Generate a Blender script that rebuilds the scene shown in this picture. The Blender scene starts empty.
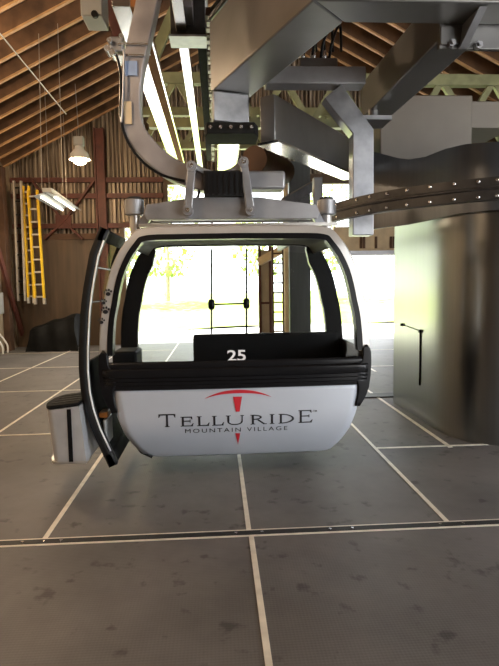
import bpy, bmesh, math, random
from mathutils import Vector, Matrix
random.seed(7)
S = bpy.context.scene
COL = S.collection
PI = math.pi

# ------------------------------------------------------------------ camera
W, H, F = 499, 666, 535.0
EYE = Vector((0, 0, 1.5))
YAW, PITCH, ROLL = math.radians(3.39), math.radians(4.97), math.radians(0.9)
fwd = Vector((math.sin(YAW) * math.cos(PITCH), math.cos(YAW) * math.cos(PITCH), -math.sin(PITCH)))
r0 = fwd.cross(Vector((0, 0, 1))).normalized()
u0 = r0.cross(fwd)
RIGHT = math.cos(ROLL) * r0 - math.sin(ROLL) * u0
UP = math.sin(ROLL) * r0 + math.cos(ROLL) * u0
cam = bpy.data.cameras.new('camera')
cam.sensor_fit = 'AUTO'; cam.sensor_width = 36.0
cam.lens = F / H * 36.0
cam.clip_end = 500
co = bpy.data.objects.new('camera', cam); COL.objects.link(co)
m3 = Matrix((RIGHT, UP, -fwd)).transposed()
co.matrix_world = Matrix.Translation(EYE) @ m3.to_4x4()
S.camera = co

def ray(px, py):
    return fwd + RIGHT * ((px - W / 2) / F) + UP * ((H / 2 - py) / F)
def P(px, py, Y):                       # the point of the plane y = Y seen there
    d = ray(px, py); return EYE + d * (Y / d.y)
def Z(px, py, z):                       # the point of the plane z seen there
    d = ray(px, py); return EYE + d * ((z - EYE.z) / d.z)

# ------------------------------------------------------------------ materials
def nodes_of(name):
    m = bpy.data.materials.new(name); m.use_nodes = True
    n = m.node_tree; return m, n, n.nodes['Principled BSDF']

def mat(name, c, rough=.5, metal=0.0, vary=.12, scale=6, stretch=(1, 1, 1), bump=0, bscale=60, rvary=0.0, spec=.5, coat=0):
    m, nt, b = nodes_of(name)
    L = nt.links
    b.inputs['Roughness'].default_value = rough
    b.inputs['Metallic'].default_value = metal
    b.inputs['Specular IOR Level'].default_value = spec
    b.inputs['Coat Weight'].default_value = coat
    tc = nt.nodes.new('ShaderNodeTexCoord'); mp = nt.nodes.new('ShaderNodeMapping')
    mp.inputs['Scale'].default_value = stretch
    L.new(tc.outputs['Object'], mp.inputs['Vector'])
    nz = nt.nodes.new('ShaderNodeTexNoise'); nz.inputs['Scale'].default_value = scale; nz.inputs['Detail'].default_value = 5
    L.new(mp.outputs['Vector'], nz.inputs['Vector'])
    rp = nt.nodes.new('ShaderNodeValToRGB')
    rp.color_ramp.elements[0].position = .3; rp.color_ramp.elements[1].position = .7
    rp.color_ramp.elements[0].color = (*[max(0, v * (1 - vary)) for v in c], 1)
    rp.color_ramp.elements[1].color = (*[min(1, v * (1 + vary)) for v in c], 1)
    L.new(nz.outputs['Fac'], rp.inputs['Fac']); L.new(rp.outputs['Color'], b.inputs['Base Color'])
    if rvary:
        mr = nt.nodes.new('ShaderNodeMapRange')
        mr.inputs['To Min'].default_value = max(.02, rough - rvary); mr.inputs['To Max'].default_value = rough + rvary
        mr.inputs['From Min'].default_value = .3; mr.inputs['From Max'].default_value = .7
        L.new(nz.outputs['Fac'], mr.inputs['Value']); L.new(mr.outputs['Result'], b.inputs['Roughness'])
    if bump:
        n2 = nt.nodes.new('ShaderNodeTexNoise'); n2.inputs['Scale'].default_value = bscale
        L.new(mp.outputs['Vector'], n2.inputs['Vector'])
        bp = nt.nodes.new('ShaderNodeBump'); bp.inputs['Strength'].default_value = bump; bp.inputs['Distance'].default_value = .01
        L.new(n2.outputs['Fac'], bp.inputs['Height']); L.new(bp.outputs['Normal'], b.inputs['Normal'])
    return m

def emit(name, c, s):
    m, nt, b = nodes_of(name)
    b.inputs['Emission Color'].default_value = (*c, 1); b.inputs['Emission Strength'].default_value = s
    b.inputs['Base Color'].default_value = (*c, 1)
    return m

def glass(name, tint, ior=1.45, base=0.0):
    m = bpy.data.materials.new(name); m.use_nodes = True
    nt = m.node_tree; nt.nodes.clear()
    o = nt.nodes.new('ShaderNodeOutputMaterial'); mx = nt.nodes.new('ShaderNodeMixShader')
    t = nt.nodes.new('ShaderNodeBsdfTransparent'); t.inputs['Color'].default_value = (*tint, 1)
    g = nt.nodes.new('ShaderNodeBsdfGlossy'); g.inputs['Roughness'].default_value = .02
    fr = nt.nodes.new('ShaderNodeFresnel'); geo = nt.nodes.new('ShaderNodeNewGeometry'); mr = nt.nodes.new('ShaderNodeMapRange')   # same reflectance from both sides of a thin pane
    mr.inputs['To Min'].default_value = ior; mr.inputs['To Max'].default_value = 1/ior
    nt.links.new(geo.outputs['Backfacing'], mr.inputs['Value']); nt.links.new(mr.outputs['Result'], fr.inputs['IOR'])
    nt.links.new(fr.outputs[0], mx.inputs[0]); nt.links.new(t.outputs[0], mx.inputs[1]); nt.links.new(g.outputs[0], mx.inputs[2])
    nt.links.new(mx.outputs[0], o.inputs['Surface'])
    return m

M = {}
M['silver'] = mat('silver_paint', (.58, .56, .53), .30, .4, .05, 3)
M['panel'] = mat('panel_paint', (.53, .565, .62), .38, .15, .04, 2, coat=.2)
M['black'] = mat('black_plastic', (.007, .007, .008), .35, 0, .2, 8, spec=.2)
M['belt'] = mat('belt_plastic', (.009, .009, .010), .24, 0, .1, 8, spec=.25)
M['rubber'] = mat('black_rubber', (.008, .008, .008), .55, 0, .2, 30, spec=.3)
M['seat'] = mat('seat_vinyl', (.006, .006, .007), .75, 0, .2, 10, spec=.25)
M['liner'] = mat('roof_liner', (.10, .095, .085), .7, 0, .1, 10)
M['galv'] = mat('galvanised_steel', (.28, .285, .30), .36, .75, .22, 7, bump=.03, bscale=40, rvary=.05)
M['rail'] = mat('polished_rail', (.80, .80, .78), .16, 1.0, .08, 10, (1, .2, 1))
M['steel'] = mat('dark_painted_steel', (.17, .168, .165), .36, .6, .16, 3, rvary=.06, bump=.04, bscale=30)
M['steelgrey'] = mat('grey_painted_steel', (.30, .30, .31), .42, .65, .15, 5, rvary=.08, bump=.05)
M['arm'] = mat('arm_steel', (.33, .31, .31), .42, .6, .2, 4, rvary=.08, bump=.05)
M['brushed'] = mat('brushed_steel', (.28, .28, .27), .28, 1.0, .03, 5, (8, 8, .1), rvary=.006)
M['cowl'] = mat('cowl_steel', (.10, .105, .115), .40, .8, .1, 5, (4, 4, .3), rvary=.05)
M['railblack'] = mat('rail_black', (.035, .032, .03), .45, .3, .3, 12, bump=.1)
M['flatblack'] = mat('flat_black', (.012, .012, .012), .8, 0, .3, 12, spec=.08)
M['bolt'] = mat('bolt_zinc', (.7, .7, .7), .25, .9, .1, 20)
M['redsteel'] = mat('red_oxide_steel', (.085, .022, .015), .6, .0, .3, 6)
M['olive'] = mat('olive_steel', (.20, .21, .11), .5, .1, .2, 5)
M['wood'] = mat('rafter_web', (.105, .054, .026), .75, 0, .45, 3, (1, 1, 1), bump=.2, bscale=30)
M['woodlight'] = mat('rafter_flange', (.40, .235, .105), .6, 0, .25, 5)
M['sheath'] = mat('roof_sheathing', (.09, .048, .028), .85, 0, .3, 3)
M['ply'] = mat('brown_plywood', (.075, .046, .025), .6, 0, .3, 2.5, (3, 1, .25))
M['tan'] = mat('tan_board', (.55, .42, .26), .6, 0, .15, 4)
M['beige'] = mat('beige_metal', (.15, .135, .115), .5, .3, .06, 3)
M['yellow'] = mat('yellow_fibreglass', (.75, .48, .02), .45, 0, .12, 12)
M['alu'] = mat('aluminium', (.62, .60, .57), .35, .8, .12, 12)
M['rackmetal'] = mat('rack_sheet', (.62, .63, .64), .3, .45, .08, 8)
M['white'] = mat('white_enamel', (.8, .8, .78), .4, 0, .04, 6)
M['decalwhite'] = mat('white_vinyl', (.9, .9, .9), .5, 0, .01, 4)
M['decalblack'] = mat('black_vinyl', (.012, .012, .016), .5, 0, .05, 4)
M['decalred'] = mat('red_vinyl', (.55, .018, .03), .45, 0, .05, 4)
M['orange'] = mat('orange_plastic', (.32, .11, .02), .4, 0, .05, 4)
M['bluetag'] = mat('blue_tag', (.25, .33, .50), .5, 0, .1, 8)
M['tarp'] = mat('dark_tarp', (.007, .007, .007), .7, 0, .4, 5, bump=.4, bscale=12, spec=.12)
M['insul'] = mat('insulation_board', (.38, .31, .22), .7, 0, .15, 3)
M['strip'] = mat('seam_strip', (.70, .65, .55), .45, .15, .15, 10)
M['track'] = mat('track_steel', (.012, .012, .013), .6, .2, .3, 20)
M['greybox'] = mat('grey_box', (.33, .34, .33), .5, .2, .06, 6)
M['glass'] = glass('clear_glass', (.90, .92, .90), 1.30)
M['doorglass'] = glass('smoked_glass', (.72, .70, .66), 1.012)
M['bulb'] = emit('lamp_bulb', (1.0, .72, .40), 40)
M['tube'] = emit('fluorescent_tube', (1.0, .93, .78), 5)
M['grass'] = mat('meadow', (.30, .38, .08), .9, 0, .35, 1.2, bump=.5, bscale=8)
M['leaf'] = mat('pale_leaf', (.30, .40, .10), .7, 0, .3, 2)
M['bark'] = mat('bark', (.30, .25, .17), .9, 0, .3, 8)
M['concrete'] = mat('pale_concrete', (.62, .61, .60), .8, 0, .08, 1.5)
M['edgewood'] = mat('edge_wood', (.30, .13, .05), .8, 0, .2, 5, spec=.1)
M['copper'] = mat('brown_drum', (.07, .035, .02), .6, .3, .2, 4)
M['cable'] = mat('galv_cable', (.35, .33, .30), .5, .6, .1, 10)

def floor_material():
    m, nt, b = nodes_of('rubber_floor_panel')
    L = nt.links
    tc = nt.nodes.new('ShaderNodeTexCoord')
    a = nt.nodes.new('ShaderNodeTexNoise'); a.inputs['Scale'].default_value = 1.1; a.inputs['Detail'].default_value = 8; a.inputs['Roughness'].default_value = .65
    c = nt.nodes.new('ShaderNodeTexNoise'); c.inputs['Scale'].default_value = 8; c.inputs['Detail'].default_value = 4
    for n in (a, c): L.new(tc.outputs['Object'], n.inputs['Vector'])
    r = nt.nodes.new('ShaderNodeValToRGB')
    r.color_ramp.elements[0].position = .3; r.color_ramp.elements[0].color = (.078, .073, .071, 1)
    r.color_ramp.elements[1].position = .72; r.color_ramp.elements[1].color = (.150, .141, .136, 1)
    L.new(a.outputs['Fac'], r.inputs['Fac'])
    st = nt.nodes.new('ShaderNodeValToRGB')          # scattered dark stains
    st.color_ramp.elements[0].position = .30; st.color_ramp.elements[0].color = (.5, .5, .5, 1)
    st.color_ramp.elements[1].position = .39; st.color_ramp.elements[1].color = (1, 1, 1, 1)
    L.new(c.outputs['Fac'], st.inputs['Fac'])
    mx = nt.nodes.new('ShaderNodeMix'); mx.data_type = 'RGBA'; mx.blend_type = 'MULTIPLY'; mx.inputs['Factor'].default_value = 1
    L.new(r.outputs['Color'], mx.inputs['A']); L.new(st.outputs['Color'], mx.inputs['B'])
    L.new(mx.outputs['Result'], b.inputs['Base Color'])
    b.inputs['Roughness'].default_value = .55
    b.inputs['Specular IOR Level'].default_value = .35
    v = nt.nodes.new('ShaderNodeTexVoronoi'); v.inputs['Scale'].default_value = 62; v.inputs['Randomness'].default_value = .0
    L.new(tc.outputs['Object'], v.inputs['Vector'])
    bp = nt.nodes.new('ShaderNodeBump'); bp.inputs['Strength'].default_value = .35; bp.inputs['Distance'].default_value = .004
    L.new(v.outputs['Distance'], bp.inputs['Height']); L.new(bp.outputs['Normal'], b.inputs['Normal'])
    return m
M['floor'] = floor_material()

def slat_material():
    m, nt, b = nodes_of('weathered_lit_corrugated')
    L = nt.links
    tc = nt.nodes.new('ShaderNodeTexCoord'); mp = nt.nodes.new('ShaderNodeMapping')
    mp.inputs['Scale'].default_value = (4, 1, .10); L.new(tc.outputs['Object'], mp.inputs['Vector'])
    a = nt.nodes.new('ShaderNodeTexNoise'); a.inputs['Scale'].default_value = 5; a.inputs['Detail'].default_value = 6
    L.new(mp.outputs['Vector'], a.inputs['Vector'])
    r = nt.nodes.new('ShaderNodeValToRGB')
    r.color_ramp.elements[0].position = .35; r.color_ramp.elements[0].color = (.06, .038, .024, 1)
    r.color_ramp.elements[1].position = .68; r.color_ramp.elements[1].color = (.50, .42, .33, 1)  # weathered streaks, contrast raised to paint in highlights on the ribs
    L.new(a.outputs['Fac'], r.inputs['Fac']); L.new(r.outputs['Color'], b.inputs['Base Color'])
    b.inputs['Roughness'].default_value = .5; b.inputs['Metallic'].default_value = .25
    return m
M['slat'] = slat_material()

# ------------------------------------------------------------------ mesh helpers
class MB:
    def __init__(s): s.v = []; s.f = []
    def add(s, vs, fs):
        o = len(s.v); s.v += [Vector(v) for v in vs]; s.f += [tuple(i + o for i in f) for f in fs]; return s
    def box(s, lo, hi):
        x0, y0, z0 = lo; x1, y1, z1 = hi
        vs = [(x0,y0,z0),(x1,y0,z0),(x1,y1,z0),(x0,y1,z0),(x0,y0,z1),(x1,y0,z1),(x1,y1,z1),(x0,y1,z1)]
        return s.add(vs, [(0,3,2,1),(4,5,6,7),(0,1,5,4),(1,2,6,5),(2,3,7,6),(3,0,4,7)])
    def bar(s, p0, p1, w, h, side=None):            # box along p0-p1; w across, h the other way
        p0, p1 = Vector(p0), Vector(p1); d = (p1 - p0).normalized()
        if side is None:
            side = d.cross(Vector((0, 0, 1)))
            if side.length < 1e-3: side = Vector((1, 0, 0))
        side = Vector(side); side = (side - d * side.dot(d)).normalized(); up = side.cross(d)
        vs = []
        for p in (p0, p1):
            for a, c in ((-1,-1),(1,-1),(1,1),(-1,1)): vs.append(p + side * (a * w / 2) + up * (c * h / 2))
        return s.add(vs, [(0,1,2,3),(7,6,5,4),(0,4,5,1),(1,5,6,2),(2,6,7,3),(3,7,4,0)])
    def tube(s, pts, r, n=10, cap=True):
        pts = [Vector(p) for p in pts]; rings = []; prev = None
        for i, p in enumerate(pts):
            d = (pts[min(i+1, len(pts)-1)] - pts[max(i-1, 0)]).normalized()
            if prev is None:
                a = d.orthogonal().normalized()
            else:
                a = (prev - d * prev.dot(d)).normalized()
            prev = a; b = d.cross(a); rr = r[i] if isinstance(r, (list, tuple)) else r
            rings.append([p + (a * math.cos(2*PI*k/n) + b * math.sin(2*PI*k/n)) * rr for k in range(n)])
        vs = [v for R in rings for v in R]; fs = []
        for i in range(len(pts) - 1):
            for k in range(n): fs.append((i*n+k, i*n+(k+1)%n, (i+1)*n+(k+1)%n, (i+1)*n+k))
        if cap: fs.append(tuple(reversed(range(n)))); fs.append(tuple((len(pts)-1)*n+k for k in range(n)))
        return s.add(vs, fs)
    def sweep(s, pts, w, h, side):                  # rectangular section along pts; side = fixed width axis
        pts = [Vector(p) for p in pts]; side = Vector(side).normalized(); vs = []; fs = []
        for i, p in enumerate(pts):
            d = (pts[min(i+1, len(pts)-1)] - pts[max(i-1, 0)]).normalized(); up = side.cross(d).normalized()
            hh = h[i] if isinstance(h, (list, tuple)) else h
            for a, c in ((-1,-1),(1,-1),(1,1),(-1,1)): vs.append(p + side * (a*w/2) + up * (c*hh/2))
        for i in range(len(pts) - 1):
            for k in range(4): fs.append((i*4+k, i*4+(k+1)%4, i*4+4+(k+1)%4, i*4+4+k))
        fs.append((3,2,1,0)); n = (len(pts)-1)*4; fs.append((n,n+1,n+2,n+3))
        return s.add(vs, fs)
    def prism(s, poly, z0, z1):                     # plan polygon raised from z0 to z1
        n = len(poly); vs = [(x,y,z0) for x,y in poly] + [(x,y,z1) for x,y in poly]
        return s.add(vs, [tuple(reversed(range(n))), tuple(range(n, 2*n))] + [(k,(k+1)%n,n+(k+1)%n,n+k) for k in range(n)])
    def plate(s, poly, fn, t):                      # (x,z) outline laid on y = fn(x,z), thickness t behind
        n = len(poly); vs = [(x, fn(x,z), z) for x,z in poly] + [(x, fn(x,z)+t, z) for x,z in poly]
        return s.add(vs, [tuple(range(n)), tuple(reversed(range(n, 2*n)))] + [(k,n+k,n+(k+1)%n,(k+1)%n) for k in range(n)])
    def grid(s, fn, nu, nv):
        vs = [fn(i/nu, j/nv) for j in range(nv+1) for i in range(nu+1)]; w = nu + 1
        return s.add(vs, [(j*w+i, j*w+i+1, (j+1)*w+i+1, (j+1)*w+i) for j in range(nv) for i in range(nu)])
    def strip(s, A, B, t):                          # solid band between two point rows (same count), thickness vector t
        t = Vector(t); n = len(A)
        vs = [Vector(p) for p in A] + [Vector(p) for p in B] + [Vector(p)+t for p in A] + [Vector(p)+t for p in B]
        fs = []
        for i in range(n-1):
            fs += [(i,i+1,n+i+1,n+i), (2*n+i,3*n+i,3*n+i+1,2*n+i+1), (i,2*n+i,2*n+i+1,i+1), (n+i,n+i+1,3*n+i+1,3*n+i)]
        fs += [(0,n,3*n,2*n), (n-1,3*n-1,4*n-1,2*n-1)]
        return s.add(vs, fs)
    def lathe(s, prof, c, n=24):                    # (r,z) profile about a vertical axis at c
        c = Vector(c); vs = []; fs = []
        for r, z in prof:
            for k in range(n): vs.append(c + Vector((r*math.cos(2*PI*k/n), r*math.sin(2*PI*k/n), z)))
        for i in range(len(prof)-1):
            for k in range(n): fs.append((i*n+k, i*n+(k+1)%n, (i+1)*n+(k+1)%n, (i+1)*n+k))
        fs.append(tuple(reversed(range(n)))); fs.append(tuple((len(prof)-1)*n+k for k in range(n)))
        return s.add(vs, fs)
    def build(s, name, m, parent=None, bevel=0, smooth=True, solid=0):
        off = Vector((0,0,0))
        if parent is not None:
            o = parent
            while o is not None: off += o.location; o = o.parent
        else:
            xs = [v.x for v in s.v]; ys = [v.y for v in s.v]; zs = [v.z for v in s.v]
            off = Vector(((min(xs)+max(xs))/2, (min(ys)+max(ys))/2, min(zs)))
        me = bpy.data.meshes.new(name)
        me.from_pydata([v - off for v in s.v], [], s.f)
        bm = bmesh.new(); bm.from_mesh(me); bmesh.ops.recalc_face_normals(bm, faces=bm.faces); bm.to_mesh(me); bm.free()
        me.materials.append(m)
        ob = bpy.data.objects.new(name, me); COL.objects.link(ob)
        if parent is not None: ob.parent = parent
        else: ob.location = off
        if smooth:
            me.shade_smooth(); me.set_sharp_from_angle(angle=math.radians(38))
        if solid:
            md = ob.modifiers.new('thick', 'SOLIDIFY'); md.thickness = solid; md.offset = 0
        if bevel:
            md = ob.modifiers.new('bevel', 'BEVEL'); md.width = bevel; md.segments = 2; md.limit_method = 'ANGLE'; md.angle_limit = math.radians(40)
        return ob

def tag(o, label, cat, group=None, kind='thing'):
    o['label'] = label; o['category'] = cat; o['kind'] = kind
    if group: o['group'] = group
    return o
def empty(name, loc, label=None, cat=None, group=None):
    o = bpy.data.objects.new(name, None); COL.objects.link(o); o.location = loc; o.empty_display_size = .2
    if label: tag(o, label, cat, group)
    return o
def struct(o): o['kind'] = 'structure'; return o
def catmull(pts, sub=6, closed=False):
    pts = [Vector(p) for p in pts]; n = len(pts); out = []
    for i in range(n - 1):
        p0, p1, p2, p3 = pts[max(i-1,0)], pts[i], pts[i+1], pts[min(i+2,n-1)]
        for k in range(sub):
            t = k / sub
            out.append(.5*((2*p1) + (p2-p0)*t + (2*p0-5*p1+4*p2-p3)*t*t + (3*p1-p0-3*p2+p3)*t**3))
    out.append(pts[-1]); return out

def lerp(tab, z):
    if z <= tab[0][0]: return tab[0][1]
    for (a, b), (c, d) in zip(tab, tab[1:]):
        if z <= c: return b + (d-b)*(z-a)/(c-a)
    return tab[-1][1]

# ================================================================== the building
XL, XR, YF, YB = -5.3, 7.7, -2.0, 14.5
RX, TAN = 1.2, .52
def roofz(x): return 4.5 + (x - XL)*TAN if x < RX else 4.5 + (RX - XL)*TAN - (x - RX)*TAN

struct(MB().box((XL-.3, YF, -.1), (XR+.3, YB+.1, 0)).build('floor', M['floor'], smooth=False))
zr = roofz(RX)
for a, b in ((XL-.4, RX), (RX, XR+.4)):
    za, zb = roofz(a)+.35, roofz(b)+.35
    mb = MB(); mb.add([(a,YF-.5,za),(b,YF-.5,zb),(b,YB+1,zb),(a,YB+1,za),(a,YF-.5,za+.1),(b,YF-.5,zb+.1),(b,YB+1,zb+.1),(a,YB+1,za+.1)],
           [(0,3,2,1),(4,5,6,7),(0,1,5,4),(1,2,6,5),(2,3,7,6),(3,0,4,7)])
    struct(mb.build('ceiling', M['sheath'], smooth=False))

# back wall: corrugated sheets above, plywood below, opening to the outside
def corrug(x0, x1, z0f, z1f, y=YB):
    mb = MB(); n = max(2, int((x1-x0)/.0275))
    def fn(u, v):
        x = x0 + (x1-x0)*u; k = int(round(u*n)) % 4
        return (x, y + (0, 0, .09, .09)[k], z0f(x) + (z1f(x)-z0f(x))*v)
    mb.grid(fn, n, 1); return mb
o = corrug(XL, -1.3, lambda x: 2.7 if x < -2.45 else 3.15, lambda x: roofz(x)+.3)
struct(o.build('wall_back', M['slat'], smooth=False, solid=.01))
struct(MB().box((XL, YB-.06, 0), (-2.45, YB-.03, 2.84)).build('wall_back_lower', M['ply'], smooth=False))
struct(corrug(-1.3, XR, lambda x: 4.3 if x < 4.9 else 0, lambda x: roofz(x)+.3).build('wall_back_gable', M['slat'], smooth=False, solid=.01))
struct(MB().box((XL-.12, YF, 0), (XL, YB, 4.85)).build('wall_left', M['insul'], smooth=False))
struct(MB().box((XR, 3.5, 0), (XR+.12, YB, 4.85)).box((XR, YF, 4.0), (XR+.12, 3.5, 4.85)).build('wall_right', M['ply'], smooth=False))
mb = MB(); zl, zc = roofz(XL)+.3, roofz(RX)+.3
mb.add([(XL,YF,0),(3.2,YF,0),(3.2,YF,4.1),(XR,YF,4.1),(XR,YF,zl),(RX,YF,zc),(XL,YF,zl)], [(0,1,2,6),(2,3,4,5,6)])
struct(mb.build('wall_front_light_block', M['ply'], smooth=False, solid=.1))  # unseen wall added to cut the light coming from behind the camera
struct(MB().box((-2.52, YB-.10, 0), (-2.40, YB+.08, 3.2)).build('trim_1', M['ply'], smooth=False))
struct(MB().box((-2.45, YB-.08, 3.1), (-1.25, YB+.06, 3.25)).build('trim_2', M['ply'], smooth=False))
struct(MB().box((-1.36, YB-.08, 3.2), (-1.24, YB+.06, 4.4)).build('trim_3', M['ply'], smooth=False))
struct(MB().box((-1.3, YB-.10, 4.2), (4.95, YB+.06, 4.45)).build('trim_4', M['ply'], smooth=False))
struct(MB().box((XL, YB-.09, 2.80), (-2.45, YB-.03, 2.95)).build('trim_5', M['sheath'], smooth=False))

# rafters: brown joists with pale flanges, 60 cm apart
ordn = ['first','second','third','fourth','fifth','sixth','seventh','eighth','ninth','tenth','eleventh','twelfth','thirteenth','fourteenth']
def make_rafter(a, b):
    root = empty('roof_rafter', (a, 0, roofz(a)))
    pa, pb = Vector((a,0,roofz(a)+.17)), Vector((b,0,roofz(b)+.17))
    MB().bar(pa, pb, .03, .30).build('joist_web', M['wood'], root, smooth=False)
    pa, pb = Vector((a,0,roofz(a)+.01)), Vector((b,0,roofz(b)+.01))
    MB().bar(pa, pb, .06, .034).build('flange', M['woodlight'], root, smooth=False)
    return root
for a, b, word, grp in ((XL, RX-.07, 'over the hanging lamp', 'rafters of the roof slope over the ladders'),
                        (XR, RX+.07, 'on the slope over the steel column', 'rafters of the roof slope over the column')):
    proto = make_rafter(a, b)
    kids = list(proto.children)
    for k in range(13 if a == XL else 9):
        if k == 0: r = proto
        else:
            r = proto.copy(); COL.objects.link(r)
            for c in kids:
                d = c.copy(); COL.objects.link(d); d.parent = r
        r.location = (a, 13.93 - .6*k, roofz(a))
        tag(r, 'brown wooden rafter %s, %s out from the back wall' % (word, ordn[k]), 'rafter', grp)

# red steel framing on the back wall
c = Z(101, 300, 1.5) if False else P(101.5, 200, YB-.15)
tag(MB().box((c.x-.13, YB-.26, 0), (c.x-.09, YB-.07, 5.6)).box((c.x+.09, YB-.26, 0), (c.x+.13, YB-.07, 5.6)).box((c.x-.1, YB-.19, 0), (c.x+.1, YB-.14, 5.6)).build('wall_post', M['redsteel'], smooth=False),
    'tall dark red steel post standing against the slatted back wall', 'post')
XP = c.x
for py, lab in ((180, 'upper dark red steel girt across the slatted back wall, level with the hanging lamp'),
                (196, 'middle dark red steel girt across the slatted back wall, just behind the tube light'),
                (226, 'lower dark red steel girt crossing the slatted wall at the brace plate')):
    z = P(64, py, YB-.1).z
    tag(MB().box((XL+.05, YB-.13, z-.06), (-1.35, YB-.01, z+.06)).build('wall_girt', M['redsteel'], smooth=False), lab, 'girt', 'girts on the back wall')
br = empty('cross_brace', P(64, 222, YB-.2), 'dark red steel cross brace with square centre plate on the back wall', 'brace')
cc = P(64, 222, YB-.2)
for q in ((95, 180), (30, 178), (45, 239), (83, 239)):
    e = P(q[0], q[1], YB-.2); MB().bar(cc, e, .15, .05, (0,1,0) if False else None).build('brace_bar', M['redsteel'], br, smooth=False)
MB().box((cc.x-.2, cc.y-.05, cc.z-.17), (cc.x+.2, cc.y-.02, cc.z+.17)).build('gusset_plate', M['redsteel'], br, smooth=False)

# left wall: timber post, red diagonal brace, boxes
tag(MB().box((XL+.01, 13.55, 0), (XL+.16, 13.8, 4.5)).build('corner_post', M['sheath'], smooth=False), 'dark timber post on the side wall beside the aluminium ladder', 'post')
tag(MB().bar((XL+.22, 12.6, 3.0), (XL+.22, 14.2, .35), .06, .16).build('wall_brace', M['redsteel'], smooth=False), 'red steel brace slanting down the side wall into the corner', 'brace')
tag(MB().bar((XL+.06, 12.5, 3.0), (XL+.06, 13.4, 4.0), .06, .12).build('upper_wall_brace', M['redsteel'], smooth=False), 'red steel brace rising up the side wall behind the ladders', 'brace')
tag(MB().box((XL+.02, 12.4, .95), (XL+.22, 13.1, 1.45)).build('electrical_box', M['greybox'], bevel=.01), 'grey electrical box on the side wall at the picture edge', 'electrical box')
for k, (dy, lab) in enumerate(((0, 'white conduit pipe bending out of the side wall, nearer the electrical box front'), (.3, 'white conduit pipe bending to the floor, next to the corner'))):
    tag(MB().tube(catmull([(XL+.06, 12.75+dy, .93), (XL+.06, 12.75+dy, .55), (XL+.16, 12.8+dy, .35), (XL+.25, 12.8+dy, .18), (XL+.25, 12.8+dy, .01)]), .022, 8).build('conduit_pipe', M['white']), lab, 'pipe', 'conduit pipes by the side wall')

# dark tarp heap by the back wall
a, b = P(27, 330, 13.4), P(79, 311, 13.4)
mb = MB()
def heap(u, v):
    x = a.x + (b.x-a.x)*u; top = (a.z + (b.z-a.z)*u) * (1 + .03*math.sin(5*u) + .02*math.sin(17*u))
    prof = [(0,0),(.03,.55),(.12,.9),(.35,1.0),(.7,.96),(1,.9)]
    i = min(4, int(v*5)); t = v*5 - i
    yy = prof[i][0]+(prof[i+1][0]-prof[i][0])*t; zz = prof[i][1]+(prof[i+1][1]-prof[i][1])*t
    e = min(1, min(u, 1-u)*14 + .15)
    return (x, 13.2 + yy*1.0 + .04*math.sin(17*u+3*v), zz*top*e)
mb.grid(heap, 30, 15)
tag(mb.build('tarp_heap', M['tarp']), 'low black tarp covered heap on the floor under the ladders', 'tarp')

# ladders hung in the corner
def ladder(name, top, bot, w, m, lab, rungs=10, cat='ladder', tip=None):
    tx, bx = Vector(top), Vector(bot)
    root = empty(name, bx, lab, cat, 'ladders hung in the corner')
    d = (bx - tx)
    for s in (-1, 1):
        o_ = Vector((s*w/2, 0, 0)); r = MB().bar(tx+o_, bx+o_, .045, .075, (1,0,0)).build('side_rail', m, root, smooth=False)
        if tip: MB().bar(bx+o_*1.0+Vector((0,0,.12)), bx+o_+Vector((0,0,-.03)), .055, .085, (1,0,0)).build('rail_foot', tip, r, smooth=False)
    for k in range(rungs):
        p = tx + d*((k+.5)/rungs)
        MB().bar(p-Vector((w/2,0,0)), p+Vector((w/2,0,0)), .03, .04).build('rung', M['alu'] if m is M['yellow'] else M['rubber'], root, smooth=False)
ladder('straight_ladder', P(17.5,181,13.75), P(22,301,13.75), .17, M['alu'], 'grey aluminium ladder hung upright in the corner beside yellow ladders', 9)
ladder('extension_ladder', P(26,186,13.8), P(31.5,302,13.8), .13, M['yellow'], 'narrow yellow ladder hung between the aluminium one and the wider yellow one', 10, tip=M['alu'])
ladder('step_ladder', P(32.5,190,13.6), P(40,303,13.6), .22, M['yellow'], 'wider yellow ladder with open rungs hung furthest from the side wall', 9, tip=M['alu'])

# hanging lamps
c = P(79.5, 154, 12.0)
root = empty('pendant_lamp', (c.x, c.y, c.z-.12), 'round white high bay lamp glowing warm on its hanging cable', 'lamp')
MB().lathe([(.09,.16),(.10,.10),(.19,.0),(.225,-.12),(.215,-.12),(.18,0),(.09,.09)], c, 24).build('lamp_shade', M['white'], root)
MB().lathe([(.05,-.03),(.17,-.09),(.17,-.13),(.11,-.20),(.03,-.23)], c, 20).build('bulb', M['bulb'], root)
MB().box((c.x-.1,c.y-.08,c.z+.17),(c.x+.1,c.y+.08,c.z+.36)).build('ballast_box', M['greybox'], root, bevel=.01)
MB().tube([(c.x,c.y,c.z+.36),(c.x-.03,c.y,roofz(c.x)+.1)], .008, 6).build('cable', M['cable'], root)
def light(kind, name, loc, e, col, size=.2, rot=None):
    l = bpy.data.lights.new(name, kind); l.energy = e; l.color = col
    if kind == 'AREA': l.shape = 'RECTANGLE'; l.size = size[0]; l.size_y = size[1]
    elif kind == 'SUN': l.angle = size
    else: l.shadow_soft_size = size
    o = bpy.data.objects.new(name, l); o.location = loc; COL.objects.link(o)
    if rot: o.rotation_euler = rot
    return o
light('POINT', 'pendant_glow', (c.x, c.y, c.z-.25), 170, (1, .70, .42), .12)
for q, e in (((-3.5, 7.2, 4.2), 330), ((-2.6, 2.4, 4.3), 330)): light('POINT', 'added_warm_fill', q, e, (1, .72, .46), .15)  # added warm fill lights outside the view, no lamps modelled there
f0 = P(47,193,11.0); f1 = Z(69,207.5,f0.z)
root = empty('tube_light', ((f0.x+f1.x)/2, (f0.y+f1.y)/2, f1.z-.1), 'twin tube fluorescent light hung by wires near the cross brace', 'lamp')
fz = (f0.z+f1.z)/2
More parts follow.
